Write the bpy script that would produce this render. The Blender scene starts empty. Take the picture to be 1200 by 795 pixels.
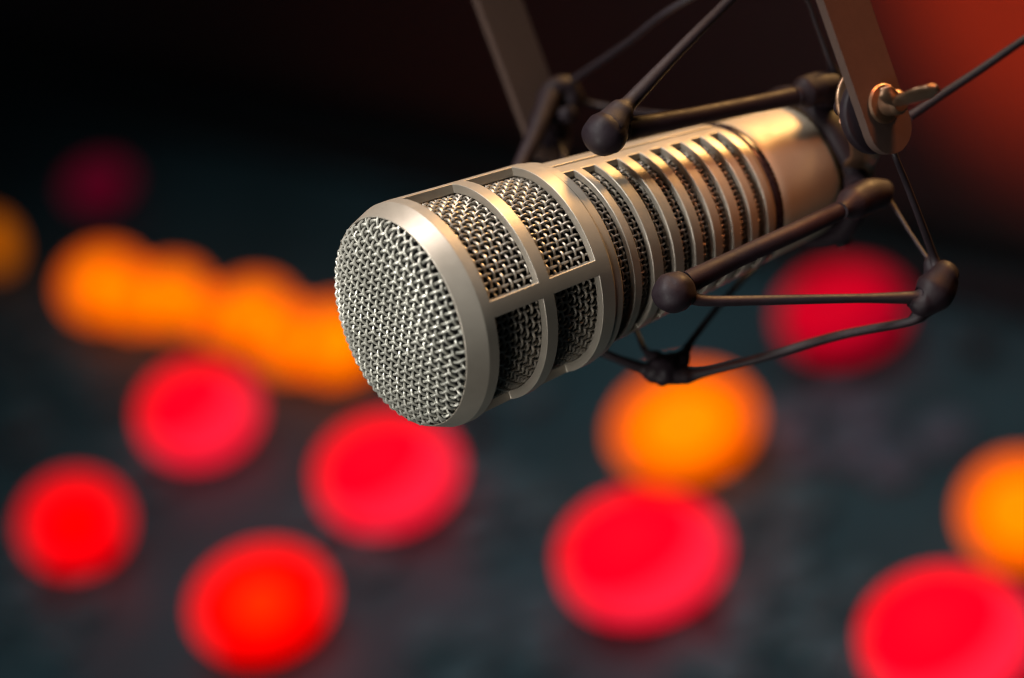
import bpy, bmesh, math, random
from mathutils import Vector, Matrix, noise
random.seed(7)
sc = bpy.context.scene
COL = sc.collection
PI = math.pi
R = math.radians

# ------------------------------------------------------------------ frames
# camera space: x right, y up, z towards the viewer, millimetres
F = 4080.0            # focal length in pixels of a 1200 px wide frame
N = Vector((-0.6, 1.9, 1.0)).normalized()          # table normal seen from the camera
WX = (Vector((1, 0, 0)) - N * N.x).normalized()
WY = N.cross(WX)
RW = Matrix((WX, WY, N))                            # camera vector -> world vector
DESK_Z = 0.75
H_CAM = N.z * 2000.0
CAM = Vector((0, 0, DESK_Z + H_CAM / 1000))
def c2w(p): return RW @ (Vector(p) / 1000) + CAM
def cam_pt(u, v, d): return Vector(((u - 600) / F * d, (397.5 - v) / F * d, -d))

# microphone frame (X along the barrel, Z up, Y across)
th, ph = R(58), R(21.4)
P0 = cam_pt(471, 376.5, 800)
EX = Vector((math.sin(th) * math.cos(ph), math.sin(th) * math.sin(ph), -math.cos(th)))
EZ = (Vector((0, 1, 0)) - EX * EX.y).normalized()
EY = EZ.cross(EX)
def loc(u, v, d):
    """a point of the mount in microphone coordinates (mm)"""
    q = cam_pt(u, v, d) - P0
    return Vector((q @ EX, q @ EY, q @ EZ))
def mic_matrix(origin=(0, 0, 0)):
    o = P0 + EX * origin[0] + EY * origin[1] + EZ * origin[2]
    M = Matrix((RW @ EX, RW @ EY, RW @ EZ)).transposed().to_4x4()
    M.translation = c2w(o)
    return M

# ------------------------------------------------------------------ helpers
def tag(o, label=None, cat=None, group=None, kind=None):
    if label: o['label'] = label
    if cat: o['category'] = cat
    if group: o['group'] = group
    if kind: o['kind'] = kind
    return o
def empty(name, M):
    o = bpy.data.objects.new(name, None); COL.objects.link(o)
    o.empty_display_size = 0.02; o.matrix_world = M
    return o
def obj(name, bm, mat, parent=None, smooth=True, bevel=None, org=(0, 0, 0), scale=0.001, sharp=40):
    """links one mesh object; vertices are given in mm relative to org"""
    o3 = Vector(org)
    for v in bm.verts: v.co = (v.co - o3) * scale
    bmesh.ops.recalc_face_normals(bm, faces=bm.faces)
    me = bpy.data.meshes.new(name); bm.to_mesh(me); bm.free()
    for p in me.polygons: p.use_smooth = smooth
    me.materials.append(mat)
    o = bpy.data.objects.new(name, me); COL.objects.link(o)
    if parent: o.parent = parent
    if bevel:
        b = o.modifiers.new('bevel', 'BEVEL'); b.width = bevel * scale; b.segments = 3
        b.limit_method = 'ANGLE'; b.angle_limit = R(14); b.harden_normals = True
    elif smooth:
        me.set_sharp_from_angle(angle=R(sharp))
    return o

def catmull(pts, n):
    P = [Vector(p) for p in pts]
    if len(P) == 2: return [P[0].lerp(P[1], i / n) for i in range(n + 1)]
    Q = [P[0] * 2 - P[1]] + P + [P[-1] * 2 - P[-2]]
    out = []
    segs = len(P) - 1
    for i in range(n + 1):
        x = i / n * segs; k = min(int(x), segs - 1); t = x - k
        a, b, c, d = Q[k:k + 4]
        out.append(0.5 * ((2 * b) + (c - a) * t + (2 * a - 5 * b + 4 * c - d) * t * t + (3 * b - a - 3 * c + d) * t ** 3))
    return out
def tube_path(bm, path, radii, seg=12, closed=False, cap=True, flat=None, seam=0.0):
    n = len(path)
    prev = None; rings = []
    for i, p in enumerate(path):
        if closed: t = path[(i + 1) % n] - path[i - 1]
        else: t = path[min(i + 1, n - 1)] - path[max(i - 1, 0)]
        t.normalize()
        if prev is None:
            ref = Vector((0, 0, 1)) if abs(t.z) < .9 else Vector((1, 0, 0))
            if flat is not None: ref = Vector(flat)
            nx = (ref - t * ref.dot(t)).normalized()
        else:
            nx = (prev - t * prev.dot(t)).normalized()
        prev = nx; ny = t.cross(nx)
        r = radii[i] if isinstance(radii, (list, tuple)) else radii
        ra, rb = (r if isinstance(r, (list, tuple)) else (r, r))
        ring = []
        for k in range(seg):
            a = 2 * PI * k / seg
            s = 1 + seam * (math.exp(-((a - PI * .5) / .16) ** 2))
            ring.append(bm.verts.new(p + nx * (math.cos(a) * ra * s) + ny * (math.sin(a) * rb * s)))
        rings.append(ring)
    m = n if closed else n - 1
    for i in range(m):
        A, B = rings[i], rings[(i + 1) % n]
        for k in range(seg):
            bm.faces.new((A[k], A[(k + 1) % seg], B[(k + 1) % seg], B[k]))
    if cap and not closed:
        bm.faces.new(rings[0][::-1]); bm.faces.new(rings[-1])
def tube(pts, radii, n=32, seg=14, **kw):
    bm = bmesh.new()
    path = catmull(pts, n)
    m = len(radii) - 1
    rr = []
    for i in range(n + 1):
        x = i / n * m; k = min(int(x), m - 1); t = x - k
        t = t * t * (3 - 2 * t)
        a, b = radii[k], radii[k + 1]
        if isinstance(a, tuple) or isinstance(b, tuple):
            a = a if isinstance(a, tuple) else (a, a); b = b if isinstance(b, tuple) else (b, b)
            rr.append((a[0] + (b[0] - a[0]) * t, a[1] + (b[1] - a[1]) * t))
        else: rr.append(a + (b - a) * t)
    tube_path(bm, path, rr, seg, **kw)
    return bm
def lathe(prof, seg=128, a0=0.0, a1=360.0, closed_prof=True, cx=0.0, cr=(0, 0)):
    """revolve (t, r) round the X axis"""
    bm = bmesh.new()
    full = abs(a1 - a0 - 360) < 1e-6
    ns = seg if full else seg + 1
    rows = []
    for t, r in prof:
        rows.append([bm.verts.new((t + cx, r * math.cos(R(a0 + (a1 - a0) * k / seg)) + cr[0], r * math.sin(R(a0 + (a1 - a0) * k / seg)) + cr[1])) for k in range(ns)])
    m = len(prof) if closed_prof else len(prof) - 1
    for i in range(m):
        A, B = rows[i], rows[(i + 1) % len(prof)]
        for k in range(seg):
            bm.faces.new((A[k], A[(k + 1) % ns], B[(k + 1) % ns], B[k]))
    if not full and closed_prof:
        bm.faces.new([r[0] for r in rows]); bm.faces.new([r[-1] for r in rows][::-1])
    return bm
def shell(rows, azs, hole):
    """a perforated thick shell: rows = (t, r_outer, r_inner), azs = sorted angles, hole(i, k) -> True where open"""
    bm = bmesh.new(); nr, na = len(rows), len(azs)
    O = [[None] * na for _ in rows]; I = [[None] * na for _ in rows]
    def vo(i, k):
        k %= na
        if O[i][k] is None:
            t, r, _ = rows[i]; a = R(azs[k]); O[i][k] = bm.verts.new((t, r * math.cos(a), r * math.sin(a)))
        return O[i][k]
    def vi(i, k):
        k %= na
        if I[i][k] is None:
            t, _, r = rows[i]; a = R(azs[k]); I[i][k] = bm.verts.new((t, r * math.cos(a), r * math.sin(a)))
        return I[i][k]
    def solid(i, k): return 0 <= i < nr - 1 and not hole(i, k % na)
    for i in range(nr - 1):
        for k in range(na):
            if not solid(i, k): continue
            bm.faces.new((vo(i, k), vo(i, k + 1), vo(i + 1, k + 1), vo(i + 1, k)))
            bm.faces.new((vi(i, k), vi(i + 1, k), vi(i + 1, k + 1), vi(i, k + 1)))
            if not solid(i - 1, k): bm.faces.new((vo(i, k), vi(i, k), vi(i, k + 1), vo(i, k + 1)))
            if not solid(i + 1, k): bm.faces.new((vo(i + 1, k), vo(i + 1, k + 1), vi(i + 1, k + 1), vi(i + 1, k)))
            if not solid(i, k - 1): bm.faces.new((vo(i, k), vo(i + 1, k), vi(i + 1, k), vi(i, k)))
            if not solid(i, k + 1): bm.faces.new((vo(i, k + 1), vi(i, k + 1), vi(i + 1, k + 1), vo(i + 1, k + 1)))
    return bm
def az_list(step, extra):
    L = [i * step for i in range(int(round(360 / step)))]
    L = [a for a in L if all(abs((a - e + 180) % 360 - 180) > step * .35 for e in extra)]
    return sorted(L + [e % 360 for e in extra])
def ball(c, r, squash=(1, 1, 1), seed=0, bump=0.0, seam=True, seg=32):
    bm = bmesh.new()
    bmesh.ops.create_uvsphere(bm, u_segments=seg, v_segments=seg // 2 + 4, radius=1)
    for v in bm.verts:
        n = v.co.copy()
        k = 1 + bump * noise.noise(n * 1.6 + Vector((seed * 3.1, 0, 0)))
        if seam: k += 0.035 * math.exp(-(n.x * 1.0 + n.z * .25) ** 2 / 0.0025)
        v.co = Vector((n.x * squash[0], n.y * squash[1], n.z * squash[2])) * r * k + Vector(c)
    return bm
def join(*bms):
    out = bmesh.new()
    for b in bms:
        me = bpy.data.meshes.new('tmp'); b.to_mesh(me); b.free()
        out.from_mesh(me); bpy.data.meshes.remove(me)
    return out

# ------------------------------------------------------------------ materials
def new_mat(name):
    m = bpy.data.materials.new(name); m.use_nodes = True
    nt = m.node_tree; b = nt.nodes['Principled BSDF']
    return m, nt, b
def mat_basic(name, col, rough, metal=0.0, vary=0.12, vscale=300, bump=0.0, bscale=4000, rvary=0.08, spec=None, coat=0):
    m, nt, b = new_mat(name)
    b.inputs['Metallic'].default_value = metal
    if spec is not None: b.inputs['Specular IOR Level'].default_value = spec
    if coat:
        b.inputs['Coat Weight'].default_value = coat; b.inputs['Coat Roughness'].default_value = .15
    tc = nt.nodes.new('ShaderNodeTexCoord')
    n1 = nt.nodes.new('ShaderNodeTexNoise'); n1.inputs['Scale'].default_value = vscale; n1.inputs['Detail'].default_value = 5
    nt.links.new(tc.outputs['Object'], n1.inputs['Vector'])
    r1 = nt.nodes.new('ShaderNodeMapRange'); r1.inputs[1].default_value = .3; r1.inputs[2].default_value = .7
    r1.inputs[3].default_value = 1 - vary; r1.inputs[4].default_value = 1 + vary
    nt.links.new(n1.outputs['Fac'], r1.inputs[0])
    mx = nt.nodes.new('ShaderNodeMix'); mx.data_type = 'RGBA'; mx.blend_type = 'MULTIPLY'; mx.inputs['Factor'].default_value = 1
    mx.inputs['A'].default_value = (*col, 1)
    nt.links.new(r1.outputs[0], mx.inputs['B'])
    nt.links.new(mx.outputs['Result'], b.inputs['Base Color'])
    n2 = nt.nodes.new('ShaderNodeTexNoise'); n2.inputs['Scale'].default_value = vscale * 2.3; n2.inputs['Detail'].default_value = 3
    nt.links.new(tc.outputs['Object'], n2.inputs['Vector'])
    r2 = nt.nodes.new('ShaderNodeMapRange'); r2.inputs[1].default_value = .3; r2.inputs[2].default_value = .7
    r2.inputs[3].default_value = rough - rvary; r2.inputs[4].default_value = rough + rvary
    nt.links.new(n2.outputs['Fac'], r2.inputs[0]); nt.links.new(r2.outputs[0], b.inputs['Roughness'])
    if bump:
        n3 = nt.nodes.new('ShaderNodeTexNoise'); n3.inputs['Scale'].default_value = bscale; n3.inputs['Detail'].default_value = 2
        nt.links.new(tc.outputs['Object'], n3.inputs['Vector'])
        bp = nt.nodes.new('ShaderNodeBump'); bp.inputs['Strength'].default_value = bump; bp.inputs['Distance'].default_value = 0.0001
        nt.links.new(n3.outputs['Fac'], bp.inputs['Height']); nt.links.new(bp.outputs['Normal'], b.inputs['Normal'])
    return m
M_BODY = mat_basic('satin_champagne_metal', (.41, .365, .305), .43, .55, .05, 160, .22, 5200, rvary=.03)
M_BARREL = mat_basic('satin_champagne_barrel', (.42, .355, .27), .54, .35, .05, 160, .18, 5200, rvary=.03)
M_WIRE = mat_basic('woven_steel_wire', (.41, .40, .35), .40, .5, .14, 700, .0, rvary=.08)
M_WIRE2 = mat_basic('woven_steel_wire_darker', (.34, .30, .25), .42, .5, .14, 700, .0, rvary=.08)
M_FOAM = mat_basic('black_foam', (.008, .008, .008), .95, 0, .2, 900, .6, 3000, spec=.1)
M_BAND = mat_basic('dark_seam_band', (.030, .019, .024), .28, .35, .1, 200)
M_RUBBER = mat_basic('black_rubber', (.013, .008, .011), .55, 0, .12, 260, .4, 2600, rvary=.08, spec=.2)
M_ROD = mat_basic('dark_plastic_rod', (.014, .008, .011), .55, 0, .12, 200, .3, 2600, rvary=.08, spec=.2)
M_CORD = mat_basic('elastic_cord', (.018, .012, .015), .55, 0, .15, 500, .5, 4200, spec=.25)
M_YOKE = mat_basic('powder_coated_steel', (.066, .040, .032), .6, .1, .05, 500, .35, 3800, rvary=.04, spec=.3)
M_BRASS = mat_basic('worn_bronze_nut', (.27, .16, .10), .38, .85, .16, 300, .2, 3000)
M_CAP = mat_basic('dark_end_cap', (.02, .016, .016), .45, .1, .1, 200)
M_DESK = mat_basic('console_top', (.020, .044, .050), .65, 0, .30, 9, .3, 600, rvary=.12)
M_PANEL = mat_basic('console_panel', (.060, .098, .106), .65, 0, .25, 14, .2, 700)
M_MAUVE = mat_basic('mauve_pad', (.12, .105, .13), .65, 0, .1, 14)
M_KNOB = mat_basic('console_knob', (.26, .29, .30), .45, 0, .1, 40)
M_DARK = mat_basic('console_dark_knob', (.015, .017, .018), .4, 0, .1, 40)
M_WALL = mat_basic('studio_wall', (.050, .040, .038), .85, 0, .18, 3, .3, 90)
M_FLOOR = mat_basic('studio_floor', (.02, .02, .022), .7, 0, .2, 4)
def emit(name, col, strength):
    m, nt, b = new_mat(name)
    b.inputs['Base Color'].default_value = (*[min(1, c * .15) for c in col], 1)
    b.inputs['Roughness'].default_value = .6; b.inputs['Specular IOR Level'].default_value = .05
    b.inputs['Emission Color'].default_value = (*col, 1); b.inputs['Emission Strength'].default_value = strength
    return m

# ------------------------------------------------------------------ microphone
mic = empty('microphone', mic_matrix())
tag(mic, 'champagne metal broadcast microphone with woven wire grille pointing down to the left', 'microphone')
BAR0, BARH = 179.7, 4.15
bars = [BAR0 + 90 * k for k in range(4)]
extra = [a % 360 for b_ in bars for a in (b_ - BARH, b_ + BARH)]
azs = az_list(2.5, extra)
def open_az(k):
    a = (azs[k] + azs[(k + 1) % len(azs)] + (360 if k == len(azs) - 1 else 0)) / 2
    return all(abs((a - b_ + 180) % 360 - 180) > BARH for b_ in bars)
rows = [(-.6, 25.35, 25.0), (4.5, 27.25, 24.8), (7.4, 27.25, 24.7),
        (21.8, 26.35, 24.1), (25.2, 26.15, 23.9), (39.0, 25.35, 23.1), (43.0, 25.1, 22.9),
        (43.3, 24.75, 22.7), (45.6, 24.55, 22.5), (46.0, 24.2, 22.4)]
obj('head_cage', shell(rows, azs, lambda i, k: i in (2, 4) and open_az(k)), M_BODY, mic, bevel=.28)

# woven wire: two families of crimped wires following a surface
def weave(surf, a_rng, b_rng, pa, pb, rw, amp, inside=None, closed_b=False, seg=6, sub=4):
    """surf(a, b) -> (point, normal); wires run along a at every pb, and along b at every pa"""
    bm = bmesh.new()
    na = int(round((a_rng[1] - a_rng[0]) / pa)); nb = int(round((b_rng[1] - b_rng[0]) / pb))
    jit = lambda: random.uniform(-.045, .045)
    for j in range(nb + (0 if closed_b else 1)):          # along a
        b = b_rng[0] + (j + jit()) * pb; run = []
        ja = random.uniform(.93, 1.07)
        for i in range(na * sub + 1):
            a = a_rng[0] + i * pa / sub
            if inside is None or inside(a, b):
                p, n = surf(a, b); run.append(p + n * (amp * ja * math.cos(PI * i / sub + PI * j)))
            else:
                if len(run) > 4: tube_path(bm, run, rw, seg)
                run = []
        if len(run) > 4: tube_path(bm, run, rw, seg)
    for i in range(na + 1):                                # along b
        a = a_rng[0] + (i + jit()) * pa; run = []
        ja = random.uniform(.93, 1.07)
        cnt = nb * sub + (0 if closed_b else 1)
        for j in range(cnt):
            b = b_rng[0] + j * pb / sub
            if inside is None or inside(a, b):
                p, n = surf(a, b); run.append(p - n * (amp * ja * math.cos(PI * j / sub + PI * i)))
            else:
                if len(run) > 4: tube_path(bm, run, rw, seg)
                run = []
        if len(run) > 4: tube_path(bm, run, rw, seg, closed=closed_b)
    return bm
DR, DH, DT = 25.2, 5.3, 0.9
def dome_h(rho): return DH * max(0.0, 1 - (rho / DR) ** 3.6) ** .52
cg, sg = math.cos(R(10)), math.sin(R(10))
def dome(a, b, inset=0.0):
    y, z = -(a * cg - b * sg), (a * sg + b * cg)
    rho = math.hypot(y, z); e = .05
    h = dome_h(rho); dh = (dome_h(min(rho + e, DR)) - dome_h(max(rho - e, 0))) / (2 * e)
    n = Vector((-1, 0, 0))
    if rho > 1e-6: n = Vector((-1, -dh * y / rho, -dh * z / rho)).normalized()
    return Vector((DT - h, y, z)) - n * inset, n
PW = 1.82
nn = 14
obj('front_grille', weave(dome, (-nn * PW, nn * PW), (-nn * PW, nn * PW), PW, PW, .345, .46,
    inside=lambda a, b: math.hypot(a, b) < DR * .985, seg=8, sub=5), M_WIRE, mic)
prof = [(DT - dome_h(DR * k / 30) + 1.7, DR * k / 30 * .985 + .01) for k in range(31)]
obj('foam_liner', lathe(prof, 96, closed_prof=False), M_FOAM, mic)
def interp(x, L):
    for (x0, y0), (x1, y1) in zip(L, L[1:]):
        if x <= x1: return y0 + (y1 - y0) * (x - x0) / (x1 - x0)
    return L[-1][1]
NB = 82
def cyl_surf(rf):
    def s(a, b):
        r = rf(a); an = R(b)
        n = Vector((0, math.cos(an), math.sin(an)))
        return Vector((a, 0, 0)) + n * r, n
    return s
r_head = lambda t: interp(t, [(0, 25.3), (7, 24.75), (40, 22.85), (60, 22)]) - .55
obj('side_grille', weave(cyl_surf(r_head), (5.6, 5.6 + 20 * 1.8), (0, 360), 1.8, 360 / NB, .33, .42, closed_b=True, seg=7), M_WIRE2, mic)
obj('foam_liner', lathe([(3, 23.4), (42, 21.1)], 96, closed_prof=False), M_FOAM, mic)

# slotted barrel
slots = [(46.9, 50.8), (53.2, 57.0), (60.4, 64.0), (67.1, 70.8), (73.7, 77.3), (80.1, 83.5), (86.5, 89.7), (92.3, 95.4)]
r_body = lambda t: interp(t, [(45, 23.15), (97, 18.7), (99, 18.5), (121, 16.4), (140, 15)])
A0, A1 = 113.5, 246.0
ex2 = [A0, A1, (180 - A0) % 360, (180 - A1) % 360]
azs2 = az_list(2.5, ex2)
def open2(k):
    a = (azs2[k] + azs2[(k + 1) % len(azs2)] + (360 if k == len(azs2) - 1 else 0)) / 2
    a %= 360
    return A0 < a < A1 or a > (180 - A1) % 360 or a < (180 - A0) % 360
ts = [44.5] + [x for s in slots for x in s] + [97.6]
rows2 = [(t, r_body(t), r_body(t) - 1.9) for t in ts]
rows2 += [(98.0, r_body(98) - .45, r_body(98) - 1.9), (98.9, r_body(99) - .45, r_body(99) - 1.9)]
obj('slotted_barrel', shell(rows2, azs2, lambda i, k: 1 <= i < len(ts) - 1 and i % 2 == 1 and open2(k)), M_BODY, mic, bevel=.30)
r_bm = lambda t: r_body(t) - 2.35
NB2 = 84
nA = 34
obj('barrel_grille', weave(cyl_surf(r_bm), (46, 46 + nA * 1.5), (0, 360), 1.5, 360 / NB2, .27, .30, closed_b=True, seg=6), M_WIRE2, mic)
obj('foam_liner', lathe([(44, r_body(44) - 3.5), (98, r_body(98) - 3.5)], 96, closed_prof=False), M_FOAM, mic)
# raised strip along the top of the barrel
rows3 = [(47.2 + i * (96.6 - 47.2) / 12, 0, 0) for i in range(13)]
bm = bmesh.new()
g = []
for i, (t, _, _) in enumerate(rows3):
    lo, hi = [], []
    for k in range(13):
        a = R(68 + (103 - 68) * k / 12)
        for lst, dr in ((hi, .45), (lo, -.5)):
            r = r_body(t) + dr; lst.append(bm.verts.new((t, r * math.cos(a), r * math.sin(a))))
    g.append((hi, lo))
for i in range(12):
    for k in range(12):
        for q in (0, 1): bm.faces.new((g[i][q][k], g[i][q][k + 1], g[i + 1][q][k + 1], g[i + 1][q][k]))
    for k in (0, 12): bm.faces.new((g[i][0][k], g[i + 1][0][k], g[i + 1][1][k], g[i][1][k]))
for i in (0, 12):
    for k in range(12): bm.faces.new((g[i][0][k], g[i][0][k + 1], g[i][1][k + 1], g[i][1][k]))
obj('top_rib', bm, M_BODY, mic, bevel=.22)
obj('seam_band', lathe([(98.85, 17.3), (98.85, 18.15), (99.2, 18.3), (101.0, 18.15), (101.3, 17.95), (101.3, 17.2)], 128), M_BAND, mic)
rb = lambda t: interp(t, [(99, 18.35), (121, 16.75), (124, 16.5)])
obj('rear_barrel', lathe([(101.25, 16.5), (101.25, rb(101.3) - .15), (101.6, rb(101.6)), (104, rb(104)), (112, rb(112)), (120.2, rb(120.2)),
    (120.9, rb(121) - .12), (121.3, rb(121) - .5), (121.3, 14.5)], 144), M_BARREL, mic)
obj('end_cap', lathe([(121.2, 15.2), (126, 15.0), (134, 13.5), (137, 11.5), (137, .05)], 96, closed_prof=False), M_CAP, mic)

# ------------------------------------------------------------------ shock mount
mount = empty('shock_mount', mic_matrix((124, 0, 0)))
tag(mount, 'black rubber and cord suspension cradle with steel fork arms around the rear of the microphone', 'shock mount')
MO = (124, 0, 0)
def mobj(name, bm, mat, **kw):
    kw.setdefault('sharp', 75)
    return obj(name, bm, mat, kw.pop('parent', mount), org=kw.pop('org', MO), **kw)
L = loc
# clamp ring round the rear of the barrel
ring = [Vector((124.3 + .8 * math.sin(a * 2), 18.7 * math.cos(a), 18.7 * math.sin(a))) for a in [2 * PI * k / 96 for k in range(96)]]
bm = bmesh.new()
tube_path(bm, ring, [(3.1 + .5 * math.sin(3 * 2 * PI * k / 96), 2.4) for k in range(96)], 16, closed=True, flat=(1, 0, 0))
mobj('clamp_ring', bm, M_RUBBER)

B2 = L(709, 157, 812); J3 = L(955, 108, 846); J4 = L(1014, 231, 836); B5 = L(790, 343, 806)
J6 = L(1094, 342, 822); B7 = L(781, 433, 852); J1 = L(656, 119, 895); J8 = L(905, -52, 830)
FAR = L(905, 292, 885)
def joint(bm, mat=M_RUBBER): return mobj('ball_joint', bm, mat)
joint(ball(B2, 5.25, (1.05, 1, .98), 1, .04))
joint(ball(B5, 5.05, (1.05, 1, .95), 2, .08))
joint(ball(B7, 4.3, (1.12, 1, .95), 3, .25))
# elongated moulded joints
joint(join(tube([L(932, 113, 842), L(944, 108, 844), L(958, 104, 846), L(975, 101, 848), L(981, 104, 849)], [2.3, 4.0, 4.1, 3.3, 1.2], 28, 20, seam=.06),
           tube([L(962, 106, 849), L(975, 128, 856), L(987, 160, 862), L(992, 186, 862)], [3.4, 2.4, 2.2, 2.8], 24, 16)))
joint(join(tube([L(985, 247, 828), L(1000, 238, 832), L(1016, 230, 835), L(1034, 228, 838), L(1045, 236, 839)], [2.1, 4.1, 4.2, 3.7, .8], 28, 20, seam=.06),
           tube([L(1008, 226, 842), L(998, 205, 856), L(990, 180, 862)], [3.4, 2.4, 2.4], 20, 16)))
joint(join(tube([L(1066, 352, 820), L(1080, 354, 821), L(1095, 342, 822), L(1108, 323, 823), L(1117, 318, 824)], [1.7, 3.6, 4.9, 3.9, 2.2], 28, 20, seam=.05),
           tube([L(1098, 330, 823), L(1091, 312, 824), L(1092, 298, 825)], [3.6, 1.8, .9], 18, 14),
           tube([L(1092, 352, 822), L(1078, 368, 822), L(1066, 377, 822)], [3.3, 2.0, 1.1], 18, 14)))
joint(join(tube([L(640, 130, 893), L(643, 113, 894), L(655, 103, 895), L(666, 106, 896), L(668, 122, 896), L(660, 140, 896)], [2.2, 2.9, 3.1, 3.2, 2.9, 1.6], 30, 18),
           tube([L(664, 108, 898), L(674, 112, 899), L(688, 121, 900)], [3.2, 2.4, .6], 16, 12)))
# moulded struts
mobj('support_rod', tube([L(732, 152, 816), L(790, 141, 824), L(860, 127, 834), L(936, 112, 843)], [2.75, 2.45, 2.2, 2.15, 2.3], 40, 18), M_ROD)
mobj('support_rod', tube([L(806, 331, 809), L(870, 300, 816), L(940, 268, 823), L(992, 243, 830)], [2.7, 2.3, 2.25, 2.2], 40, 18), M_ROD)
mobj('support_rod', tube([L(645, 112, 893), L(634, 140, 888), L(624, 165, 884), L(611, 192, 880), L(602, 215, 876)], [2.9, 2.5, 2.2, 2.0, 2.0], 32, 16), M_ROD)
mobj('support_rod', tube([L(654, 132, 897), L(653, 158, 895), L(660, 182, 890), L(668, 205, 885)], [1.3, .95, .9, .9], 24, 12), M_ROD)
# stretched cords, flared where they meet the joints
def cord(pts, radii, n=40): return mobj('elastic_cord', tube(pts, radii, n, 12, seam=.12), M_CORD)
cord([B2 + (L(722, 139, 813) - B2) * .4, L(727, 132, 814), L(741, 117, 816), L(798, 57, 822), L(852, 3, 827), J8], [4.4, 3.3, 1.9, 1.45, 1.3, 1.3])
cord([L(663, 101, 895), L(675, 92, 893), L(735, 51, 868), L(790, 9, 845), J8], [2.2, .95, 1.0, 1.05, .9])
cord([L(686, 121, 900), L(720, 127, 896), L(770, 134, 884), L(860, 138, 872)], [.8, .75, .75, .7])
cord([L(982, 96, 850), L(972, 70, 846), L(957, 30, 842), L(943, -5, 838), J8], [1.8, .75, .6, .6, .9])
cord([B5, L(812, 350, 808), L(835, 353, 809), L(900, 352, 813), L(1000, 350, 817), L(1068, 349, 820), L(1085, 347, 821)], [3.3, 1.5, 1.3, 1.2, 1.1, 1.5, 3.2])
cord([B7, L(800, 440, 851), L(820, 438, 850), L(880, 423, 843), L(980, 394, 834), L(1066, 377, 822), L(1082, 366, 822)], [4.0, 2.3, 1.2, 1.2, 1.1, 1.2])
cord([B7, L(766, 436, 852), L(750, 431, 852), L(722, 420, 850), L(696, 409, 850), L(660, 392, 852)], [4.0, 3.0, 1.5, 1.1, 1.1, 1.1])
cord([B7, L(768, 421, 853), L(757, 412, 854), L(750, 398, 858), L(741, 375, 862), L(736, 350, 866)], [3.4, 2.2, .85, .6, .6, .6])
cord([B7, L(796, 424, 853), L(804, 411, 856), L(813, 396, 860), L(850, 350, 870), L(890, 308, 882), FAR], [4.0, 2.6, 1.2, .85, .75, .75, .75])
cord([L(1044, 168, 800), L(1050, 186, 800), L(1062, 215, 806), L(1080, 262, 814), L(1093, 298, 822), L(1098, 318, 823)], [.7, .75, .85, .95, 1.7])
cord([L(1038, 232, 838), L(1046, 240, 837), L(1066, 272, 832), L(1086, 302, 826), L(1092, 312, 824)], [1.6, .55, .45, .5, .9])
cord([L(1066, 137, 835), L(1100, 114, 836), L(1150, 81, 838), L(1210, 40, 840), L(1290, -12, 844)], [1.15, 1.1, 1.05, 1.0, 1.0])
# hanging stub and the curved web behind the clamp ring
mobj('rubber_stub', tube([L(972, 250, 866), L(979, 266, 866), L(986, 281, 866), L(989, 291, 866)], [2.0, 2.5, 2.7, 1.6], 20, 16), M_RUBBER)
mobj('pivot_web', tube([L(1016, 232, 846), L(1004, 215, 852), L(1006, 195, 850), L(1014, 180, 840), L(1004, 160, 832), L(998, 140, 826)],
     [(3.2, 1.4), (2.6, 1.2), (4.2, 1.2), (3.6, 1.2), (2.2, 1.2), (3, 1.5)], 36, 14, flat=(1, 0, 0)), M_BRASS)

# fork: one bent steel bar over the microphone, pivoting on both sides
PR = L(1030, 122, 791); PLm = L(634, 138, 900)
D = (EX * .115 - EZ)   # arm direction in camera space, only its mic-frame parts are needed
arm = Vector((-.115, 0, 1.0)).normalized()           # upwards
acr = Vector((1, 0, .115)).normalized()              # across the bar's face
def flat_bar(pts, w, t, seg=10):
    """sweep a w x t bar along pts; 'across' stays acr"""
    bm = bmesh.new(); n = len(pts); rr = []
    for i, p in enumerate(pts):
        tg = (pts[min(i + 1, n - 1)] - pts[max(i - 1, 0)]).normalized()
        nz = tg.cross(acr).normalized()
        wi = w[i] if isinstance(w, list) else w
        rr.append([bm.verts.new(p + acr * sx * wi / 2 + nz * sz * t / 2) for sx, sz in ((-1, -1), (1, -1), (1, 1), (-1, 1))])
    for i in range(n - 1):
        for k in range(4): bm.faces.new((rr[i][k], rr[i][(k + 1) % 4], rr[i + 1][(k + 1) % 4], rr[i + 1][k]))
    bm.faces.new(rr[0][::-1]); bm.faces.new(rr[-1])
    return bm
W_, T_ = 12.6, 2.6
def arm_pts(P):
    out, ws = [], []
    for i in range(13):                               # rounded lower end
        a = PI / 2 * (1 - i / 12)
        out.append(P - arm * (5.6 + W_ / 2 * math.sin(a))); ws.append(max(.8, W_ * math.cos(a)))
    return out, ws
pr, wr = arm_pts(PR); pl, wl = arm_pts(PLm)
top = 92.0; rc = 16.0
def side(P, inward):
    pts = [P + arm * s for s in (0, 20, 40, 60, top - rc)]
    for i in range(1, 9):
        a = PI / 2 * i / 8
        pts.append(P + arm * (top - rc + rc * math.sin(a)) + Vector((0, inward, 0)) * rc * (1 - math.cos(a)))
    return pts
right = side(PR, 1.0); left = side(PLm, -1.0)
path = pr + right + left[::-1] + pl[::-1]
widths = wr + [W_] * (len(right) + len(left)) + wl[::-1]
yoke = mobj('fork', flat_bar(path, widths, T_), M_YOKE, bevel=.3)
tag(yoke, 'flat dark steel fork bar running up on both sides of the microphone')
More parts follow.
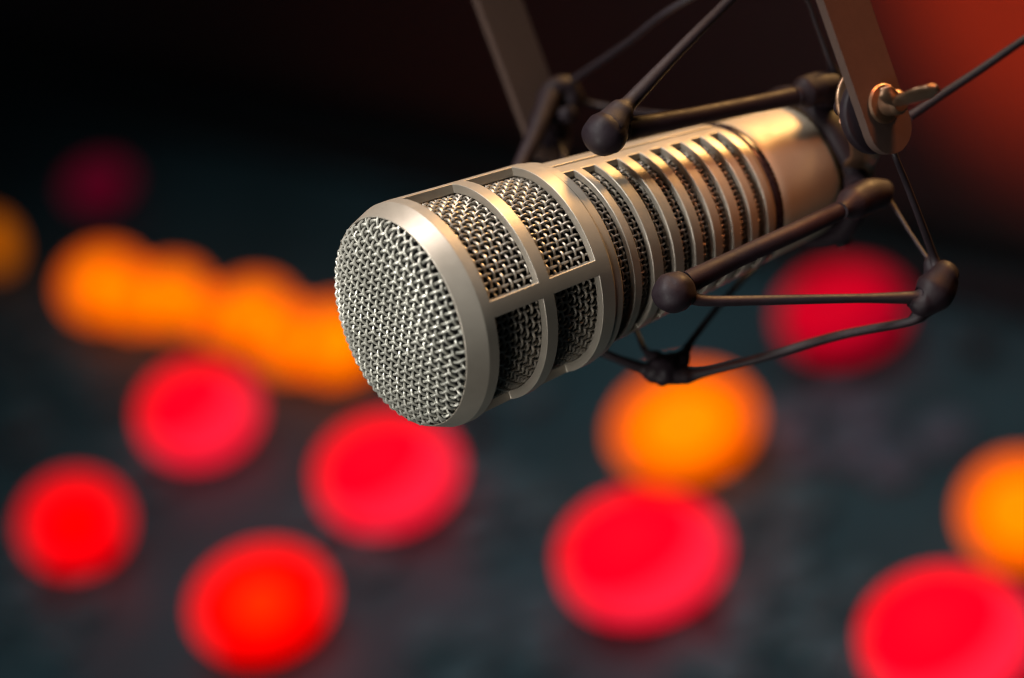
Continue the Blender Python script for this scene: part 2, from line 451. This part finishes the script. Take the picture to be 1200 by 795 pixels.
def disc(P, y0, y1, r, seg=64, chamfer=.4):
    """a disc on the pivot axis (local Y)"""
    pr_ = [(y0, .05), (y0, r - chamfer), (y0 + chamfer * (1 if y1 > y0 else -1), r), (y1 - chamfer * (1 if y1 > y0 else -1), r), (y1, r - chamfer), (y1, .05)]
    b = lathe(pr_, seg, closed_prof=False)
    for v in b.verts: v.co = Vector((v.co.y, v.co.x, v.co.z)) + Vector((P.x, P.y, P.z))
    return b
for P, s in ((PR, 1), (PLm, -1)):
    c = P - arm * 2.2
    mobj('pivot_disc', disc(c, s * 1.5, s * 4.3, 9.3 if s > 0 else 6.0), M_RUBBER)
    mobj('washer', disc(P + arm * 1.2, s * 4.4, s * 6.0, 7.8 if s > 0 else 4.5, chamfer=.5), M_BRASS if s > 0 else M_RUBBER)
    mobj('pivot_bolt', disc(P, s * .5, s * 14, 2.2), M_RUBBER)
# wing nut on the outer side of the near arm
wn = disc(PR, -1.4, -2.4, 4.6)
hub = disc(PR, -2.3, -7.6, 2.9, chamfer=.8)
def leaf(pts, ws, wdir, t=.75):
    """a rounded ear of the wing nut: flattened tapering blade"""
    b = bmesh.new(); path_ = catmull(pts, 24); m = len(ws) - 1; rr = []
    for i in range(25):
        x = i / 24 * m; k = min(int(x), m - 1); q = x - k
        w_ = ws[k] + (ws[k + 1] - ws[k]) * (q * q * (3 - 2 * q)); rr.append((w_, min(t, w_)))
    tube_path(b, path_, rr, 18, flat=wdir); return b
wd = (L(1040, 110, 778) - L(1036, 122, 786))
ear1 = leaf([L(1052, 121, 782), L(1064, 116, 778), L(1080, 110, 775), L(1093, 104, 773), L(1098, 101, 772)], [1.5, 2.9, 3.3, 2.2, .3], wd)
ear2 = leaf([L(1050, 120, 783), L(1044, 114, 781), L(1037, 108, 780), L(1032, 104, 780)], [1.3, 2.0, 2.0, .4], L(1050, 108, 780) - L(1036, 120, 781))
nut = obj('wing_nut', join(wn, hub, ear1, ear2), M_BRASS, yoke, org=MO)

# ------------------------------------------------------------------ studio: console, wall, floor
def desk_pt(u, v, h=0.0):
    """point of the console top (world metres) that a ray towards (u, v) meets"""
    ray = RW @ Vector(((u - 600) / F, (397.5 - v) / F, -1))
    s = (DESK_Z + h - CAM.z) / ray.z
    return CAM + ray * s
pa, pb = desk_pt(235, 485), desk_pt(755, 650)
ROW = (pb - pa); ROW.z = 0; ROW.normalize()           # the console's rows of buttons run this way
DEP = Vector((-ROW.y, ROW.x, 0))                       # across, away from the viewer
if DEP.y < 0: DEP = -DEP
MC = Matrix((ROW, DEP, Vector((0, 0, 1)))).transposed().to_4x4()
MC.translation = Vector((pa.x, pa.y, DESK_Z))
MCI = MC.inverted()
console = empty('mixing_console', MC)
tag(console, 'blurred dark mixing console with glowing red and amber round buttons behind the microphone', 'mixing console')
def box(bm, x0, x1, y0, y1, z0, z1):
    v = [bm.verts.new((x, y, z)) for z in (z0, z1) for x, y in ((x0, y0), (x1, y0), (x1, y1), (x0, y1))]
    for f in ((0, 3, 2, 1), (4, 5, 6, 7), (0, 1, 5, 4), (1, 2, 6, 5), (2, 3, 7, 6), (3, 0, 4, 7)): bm.faces.new([v[i] for i in f])
    return bm
def cobj(name, bm, mat, parent=None, **kw): return obj(name, bm, mat, parent or console, scale=1.0, **kw)
b_ = box(bmesh.new(), -.95, 1.1, -.65, .26, -.09, 0)
cobj('console_body', b_, M_DESK, bevel=.01)
b_ = box(bmesh.new(), -.95, 1.1, .263, .285, -.09, .012)
cobj('rear_rail', b_, M_DARK, bevel=.01)
# legs of the console
for x in (-.85, 1.0):
    for y in (-.55, .2): cobj('leg', box(bmesh.new(), x - .04, x + .04, y - .04, y + .04, -DESK_Z, -.093), M_DARK)

def lens_bm(a, h, z0=0.0, seg=40, off=(0, 0), full=False):
    bm = bmesh.new(); rows_ = []
    n = 14
    for i in range(n + 1):
        e = PI / 2 * i / n
        r = max(a * math.cos(e), 1e-4)
        rows_.append([bm.verts.new((r * math.cos(2 * PI * k / seg) + off[0], r * math.sin(2 * PI * k / seg) + off[1], z0 + h * math.sin(e))) for k in range(seg)])
    for i in range(n):
        for k in range(seg): bm.faces.new((rows_[i][k], rows_[i][(k + 1) % seg], rows_[i + 1][(k + 1) % seg], rows_[i + 1][k]))
    return bm
EM = {
 'pink': (emit('pink_red_skirt', (1.0, .013, .040), 1.35), emit('pink_red_glow_core', (1.0, .0, .010), 1.5)),
 'red':  (emit('deep_red_skirt', (.95, .0, .006), 1.2), emit('deep_red_glow_core', (1.0, .0, .0), 1.5)),
 'core': (emit('red_skirt', (1.0, .0, .0), 1.5), emit('red_orange_glow_core', (1.0, .018, .0), 1.5)),
 'amber': (emit('amber_skirt', (1.0, .12, .0), 1.25), emit('amber_glow_core', (1.0, .21, .0), 1.45)),
 'dim': (emit('dim_magenta_skirt', (.085, .001, .011), .9), emit('dim_magenta_glow_core', (.10, .001, .012), .9)),
 'crimson': (emit('crimson_skirt', (.36, .001, .014), 1.0), emit('crimson_glow_core', (.60, .0, .014), 1.0)),
 'dusk': (emit('dim_amber_skirt', (.45, .09, .0), .9), emit('dim_amber_glow_core', (.55, .13, .002), 1.0)),
}
WORD = {'pink': 'glowing pink red button', 'red': 'glowing pure red button', 'core': 'glowing red button with an orange core', 'amber': 'glowing amber button',
        'dim': 'faint magenta button', 'crimson': 'crimson button behind the cradle', 'dusk': 'dim amber button at the edge'}
lamps = [  # u, v, half width, half height (px), kind
 (235, 487, 76, 62, 'pink'), (456, 558, 92, 70, 'pink'), (755, 655, 108, 80, 'pink'), (1112, 752, 112, 86, 'pink'),
 (88, 615, 68, 62, 'red'), (307, 708, 90, 70, 'core'),
 (122, 336, 54, 48, 'amber'), (160, 350, 44, 42, 'amber'), (203, 350, 48, 44, 'amber'), (262, 372, 40, 36, 'amber'), (298, 372, 54, 48, 'amber'), (346, 400, 56, 46, 'amber'), (396, 402, 62, 52, 'amber'),
 (802, 500, 97, 72, 'amber'), (1196, 602, 80, 76, 'amber'), (-6, 287, 26, 36, 'dusk'),
 (116, 217, 44, 31, 'dim'), (988, 368, 86, 62, 'crimson')]
cb = math.sqrt(1 - N.z ** 2); sb = N.z
RWT = RW.transposed()
def ellipsoid(r, h, seg=40):
    bm = bmesh.new(); bmesh.ops.create_uvsphere(bm, u_segments=seg, v_segments=seg // 2, radius=1)
    for v in bm.verts: v.co = Vector((v.co.x * r, v.co.y * r, v.co.z * h))
    return bm
spots = []
for (u, v, hw, hh, kind) in lamps:
    p = desk_pt(u, v, .03); d = (RWT @ (p - CAM)).z * -1000
    hw, hh = hw * .89, hh * .89
    a = hw * d / F / 1000
    hgt = math.sqrt(max((hh * d / F / 1000) ** 2 - (a * sb) ** 2, (a * .3) ** 2)) / cb
    zc = hgt + .001
    p = desk_pt(u, v, zc)
    lp = MCI @ p
    view = (p - CAM).normalized()
    skirt_m, core_m = EM[kind]
    btn = obj('lit_button', lathe([(0, a * .2), (0, a * .5), (.003, a * .5), (.005, a * .4), (hgt * .5, a * .3)], 48, closed_prof=False), M_DARK, console, scale=1.0)
    for vtx in btn.data.vertices: vtx.co = (vtx.co.y, vtx.co.z, vtx.co.x)
    btn.location = (lp.x, lp.y, .001)
    btn['label'] = WORD[kind]
    spots.append((lp.x, lp.y, a))
    vx = MCI.to_3x3() @ view
    LS, OFS = {'pink': (.90, .14), 'crimson': (.90, .14), 'core': (.42, .74), 'red': (.7, .5)}.get(kind, (.62, .60))
    o1 = obj('skirt', ellipsoid(a, hgt), skirt_m, btn, scale=1.0); o1.location = (0, 0, zc)
    o2 = obj('lens', ellipsoid(a * LS, hgt * LS), core_m, btn, scale=1.0)  # hot core of the glow, shaped as an ellipsoid pushed towards the camera
    sh = {'pink': (-.12, .10), 'crimson': (-.08, .06)}.get(kind, (0, 0))
    side_ = MCI.to_3x3() @ (RW @ Vector((sh[0] * a, sh[1] * a, 0)))
    o2.location = Vector((0, 0, zc)) - vx * a * OFS + side_

# grey and dark control knobs, faders and panels between the buttons
def knob(x, y, r, h, mat):
    k = obj('control_knob', lathe([(0, .0005), (0, r), (h * .85, r * .86), (h, r * .75), (h, .0005)], 32, closed_prof=False), mat, console, scale=1.0)
    for vtx in k.data.vertices: vtx.co = (vtx.co.y, vtx.co.z, vtx.co.x)
    k.location = (x, y, .006)
    m = obj('pointer', box(bmesh.new(), -r * .06, r * .06, 0, r * .7, h, h + .0015), M_KNOB if mat is M_DARK else M_DARK, k, scale=1.0)
    k.rotation_euler.z = random.uniform(-2, 2)
panels = [(55, 455, 70, 44), (40, 700, 70, 46), (600, 440, 60, 30), (580, 600, 66, 44), (1000, 515, 80, 46), (930, 645, 76, 50), (920, 765, 90, 40),
          (60, 385, 60, 16), (600, 770, 50, 30), (180, 560, 50, 20), (430, 640, 40, 24)]
def small_pad(x, y, r, pm):
    k = obj('grey_pad', lathe([(0, .0005), (0, r), (r * .5, r * .92), (r * .6, r * .8), (r * .6, .0005)], 24, closed_prof=False), pm, console, scale=1.0)
    for vtx in k.data.vertices: vtx.co = (vtx.co.y, vtx.co.z, vtx.co.x)
    k.location = (x, y, .001)
pads = []
for (u, v, hw, hh) in panels:
    tries = 0; cnt = 0
    while cnt < 7 and tries < 90:
        tries += 1
        p = MCI @ desk_pt(u + random.gauss(0, hw * .55), v + random.gauss(0, hh * .55)); r = random.uniform(.011, .016)
        if all(math.hypot(p.x - x, p.y - y) > r + q + .001 for x, y, q in pads) and all(math.hypot(p.x - x, p.y - y) > q * .85 + r for x, y, q in spots):
            small_pad(p.x, p.y, r, M_MAUVE if u == 1000 else M_PANEL); pads.append((p.x, p.y, r)); cnt += 1
kc = 0
for (u, v) in [(420, 460), (420, 660), (895, 710), (1150, 420), (560, 520), (20, 540)]:
    p = MCI @ desk_pt(u, v)
    if all(math.hypot(p.x - x, p.y - y) > a + .018 for x, y, a in spots):
        knob(p.x, p.y, .008, .008, M_DARK)

# floor and back wall
bm = bmesh.new(); vs = [bm.verts.new(c) for c in ((-9, -5, 0), (9, -5, 0), (9, 9, 0), (-9, 9, 0))]; bm.faces.new(vs)
tag(obj('floor', bm, M_FLOOR, None, scale=1.0), kind='structure')
wb = box(bmesh.new(), -6, 7, 0, .1, 0, 3.2)
wall = obj('back_wall', wb, M_WALL, None, scale=1.0)
wp = MC @ Vector((0, .32, 0)); Mw = MC.copy(); Mw.translation = Vector((wp.x, wp.y, .001)); wall.matrix_world = Mw
tag(wall, 'dark studio wall washed by red light behind the console', 'wall', kind='structure')

# ------------------------------------------------------------------ lights
def aim(o, target):
    o.rotation_euler = (Vector(target) - o.location).to_track_quat('-Z', 'Y').to_euler()
def area(name, cpos, ctarget, size, power, col, size_y=None):
    l = bpy.data.lights.new(name, 'AREA'); l.energy = power; l.color = col; l.size = size
    if size_y: l.shape = 'RECTANGLE'; l.size_y = size_y
    o = bpy.data.objects.new(name, l); COL.objects.link(o)
    o.location = c2w(cpos); aim(o, c2w(ctarget)); return o
head = P0 + EX * 10; mid = P0 + EX * 70; rear = P0 + EX * 112
PR0 = cam_pt(1030, 122, 791)
def spread(o, deg): o.data.spread = R(deg)
spread(area('key_lamp', (-260, 660, -600), head, .34, .50, (1.0, .90, .85)), 50)
spread(area('front_lamp', (-540, 400, -330), head, .13, .52, (1.0, 1.0, .95)), 50)
wl_ = bpy.data.lights.new('warm_spot_lamp', 'SPOT'); wl_.energy = 50; wl_.color = (1.0, .55, .19)
wl_.spot_size = R(24); wl_.spot_blend = 1; wl_.shadow_soft_size = .12
wo = bpy.data.objects.new('warm_spot_lamp', wl_); COL.objects.link(wo); wo.location = c2w((270, 560, -1010)); aim(wo, c2w(P0 + EX * 112))
spread(area('fill_lamp', (-460, -330, -260), head, .30, .36, (1.0, .97, .90)), 50)
rl_ = bpy.data.lights.new('fork_spot_lamp', 'SPOT'); rl_.energy = 4.0; rl_.color = (1.0, .32, .11)
rl_.spot_size = R(19); rl_.spot_blend = 1; rl_.shadow_soft_size = .03
ro = bpy.data.objects.new('fork_spot_lamp', rl_); COL.objects.link(ro); ro.location = c2w((112, 190, -738)); aim(ro, c2w((84, 82, -790)))
cl = area('console_fill_lamp', (0, 0, 0), (0, 0, -1), .7, 1.1, (.66, .92, 1.0))  # added cool fill brightening the console from above, stands for no fixture
cl.location = desk_pt(640, 760) + Vector((0, .1, 1.9)); aim(cl, desk_pt(640, 700)); spread(cl, 38)
# red stage lamp washing the back wall and the far side
l = bpy.data.lights.new('red_wall_lamp', 'SPOT'); l.energy = 135; l.color = (1, .05, .0); l.spot_size = R(16); l.spot_blend = 1; l.shadow_soft_size = .1
o = bpy.data.objects.new('red_wall_lamp', l); COL.objects.link(o)
wt = RW @ Vector(((1205 - 600) / F, (397.5 + 25) / F, -1))
wn_ = DEP; s_ = (wp - CAM).dot(wn_) / wt.dot(wn_); hit = CAM + wt * s_
o.location = hit - DEP * .46 + ROW * .10 + Vector((0, 0, .14)); aim(o, hit)

w = bpy.data.worlds.new('World'); sc.world = w; w.use_nodes = True
bg = w.node_tree.nodes['Background']; bg.inputs[0].default_value = (.50, .74, .90, 1); bg.inputs[1].default_value = .025

# ------------------------------------------------------------------ camera
cd = bpy.data.cameras.new('camera'); cam = bpy.data.objects.new('camera', cd); COL.objects.link(cam)
cd.sensor_fit = 'HORIZONTAL'; cd.sensor_width = 36; cd.lens = 36 * F / 1200
cd.clip_start = .01; cd.clip_end = 100
M = RW.to_4x4(); M.translation = CAM; cam.matrix_world = M
cd.dof.use_dof = True; cd.dof.focus_distance = .804; cd.dof.aperture_fstop = 5.9
sc.camera = cam
sc.view_settings.view_transform = 'Standard'; sc.view_settings.look = 'None'
sc.view_settings.exposure = 0; sc.view_settings.gamma = 1
sc.render.engine = 'CYCLES'
sc.cycles.use_denoising = True; sc.cycles.filter_width = 1.15
sc.cycles.max_bounces = 6; sc.cycles.sample_clamp_indirect = 4
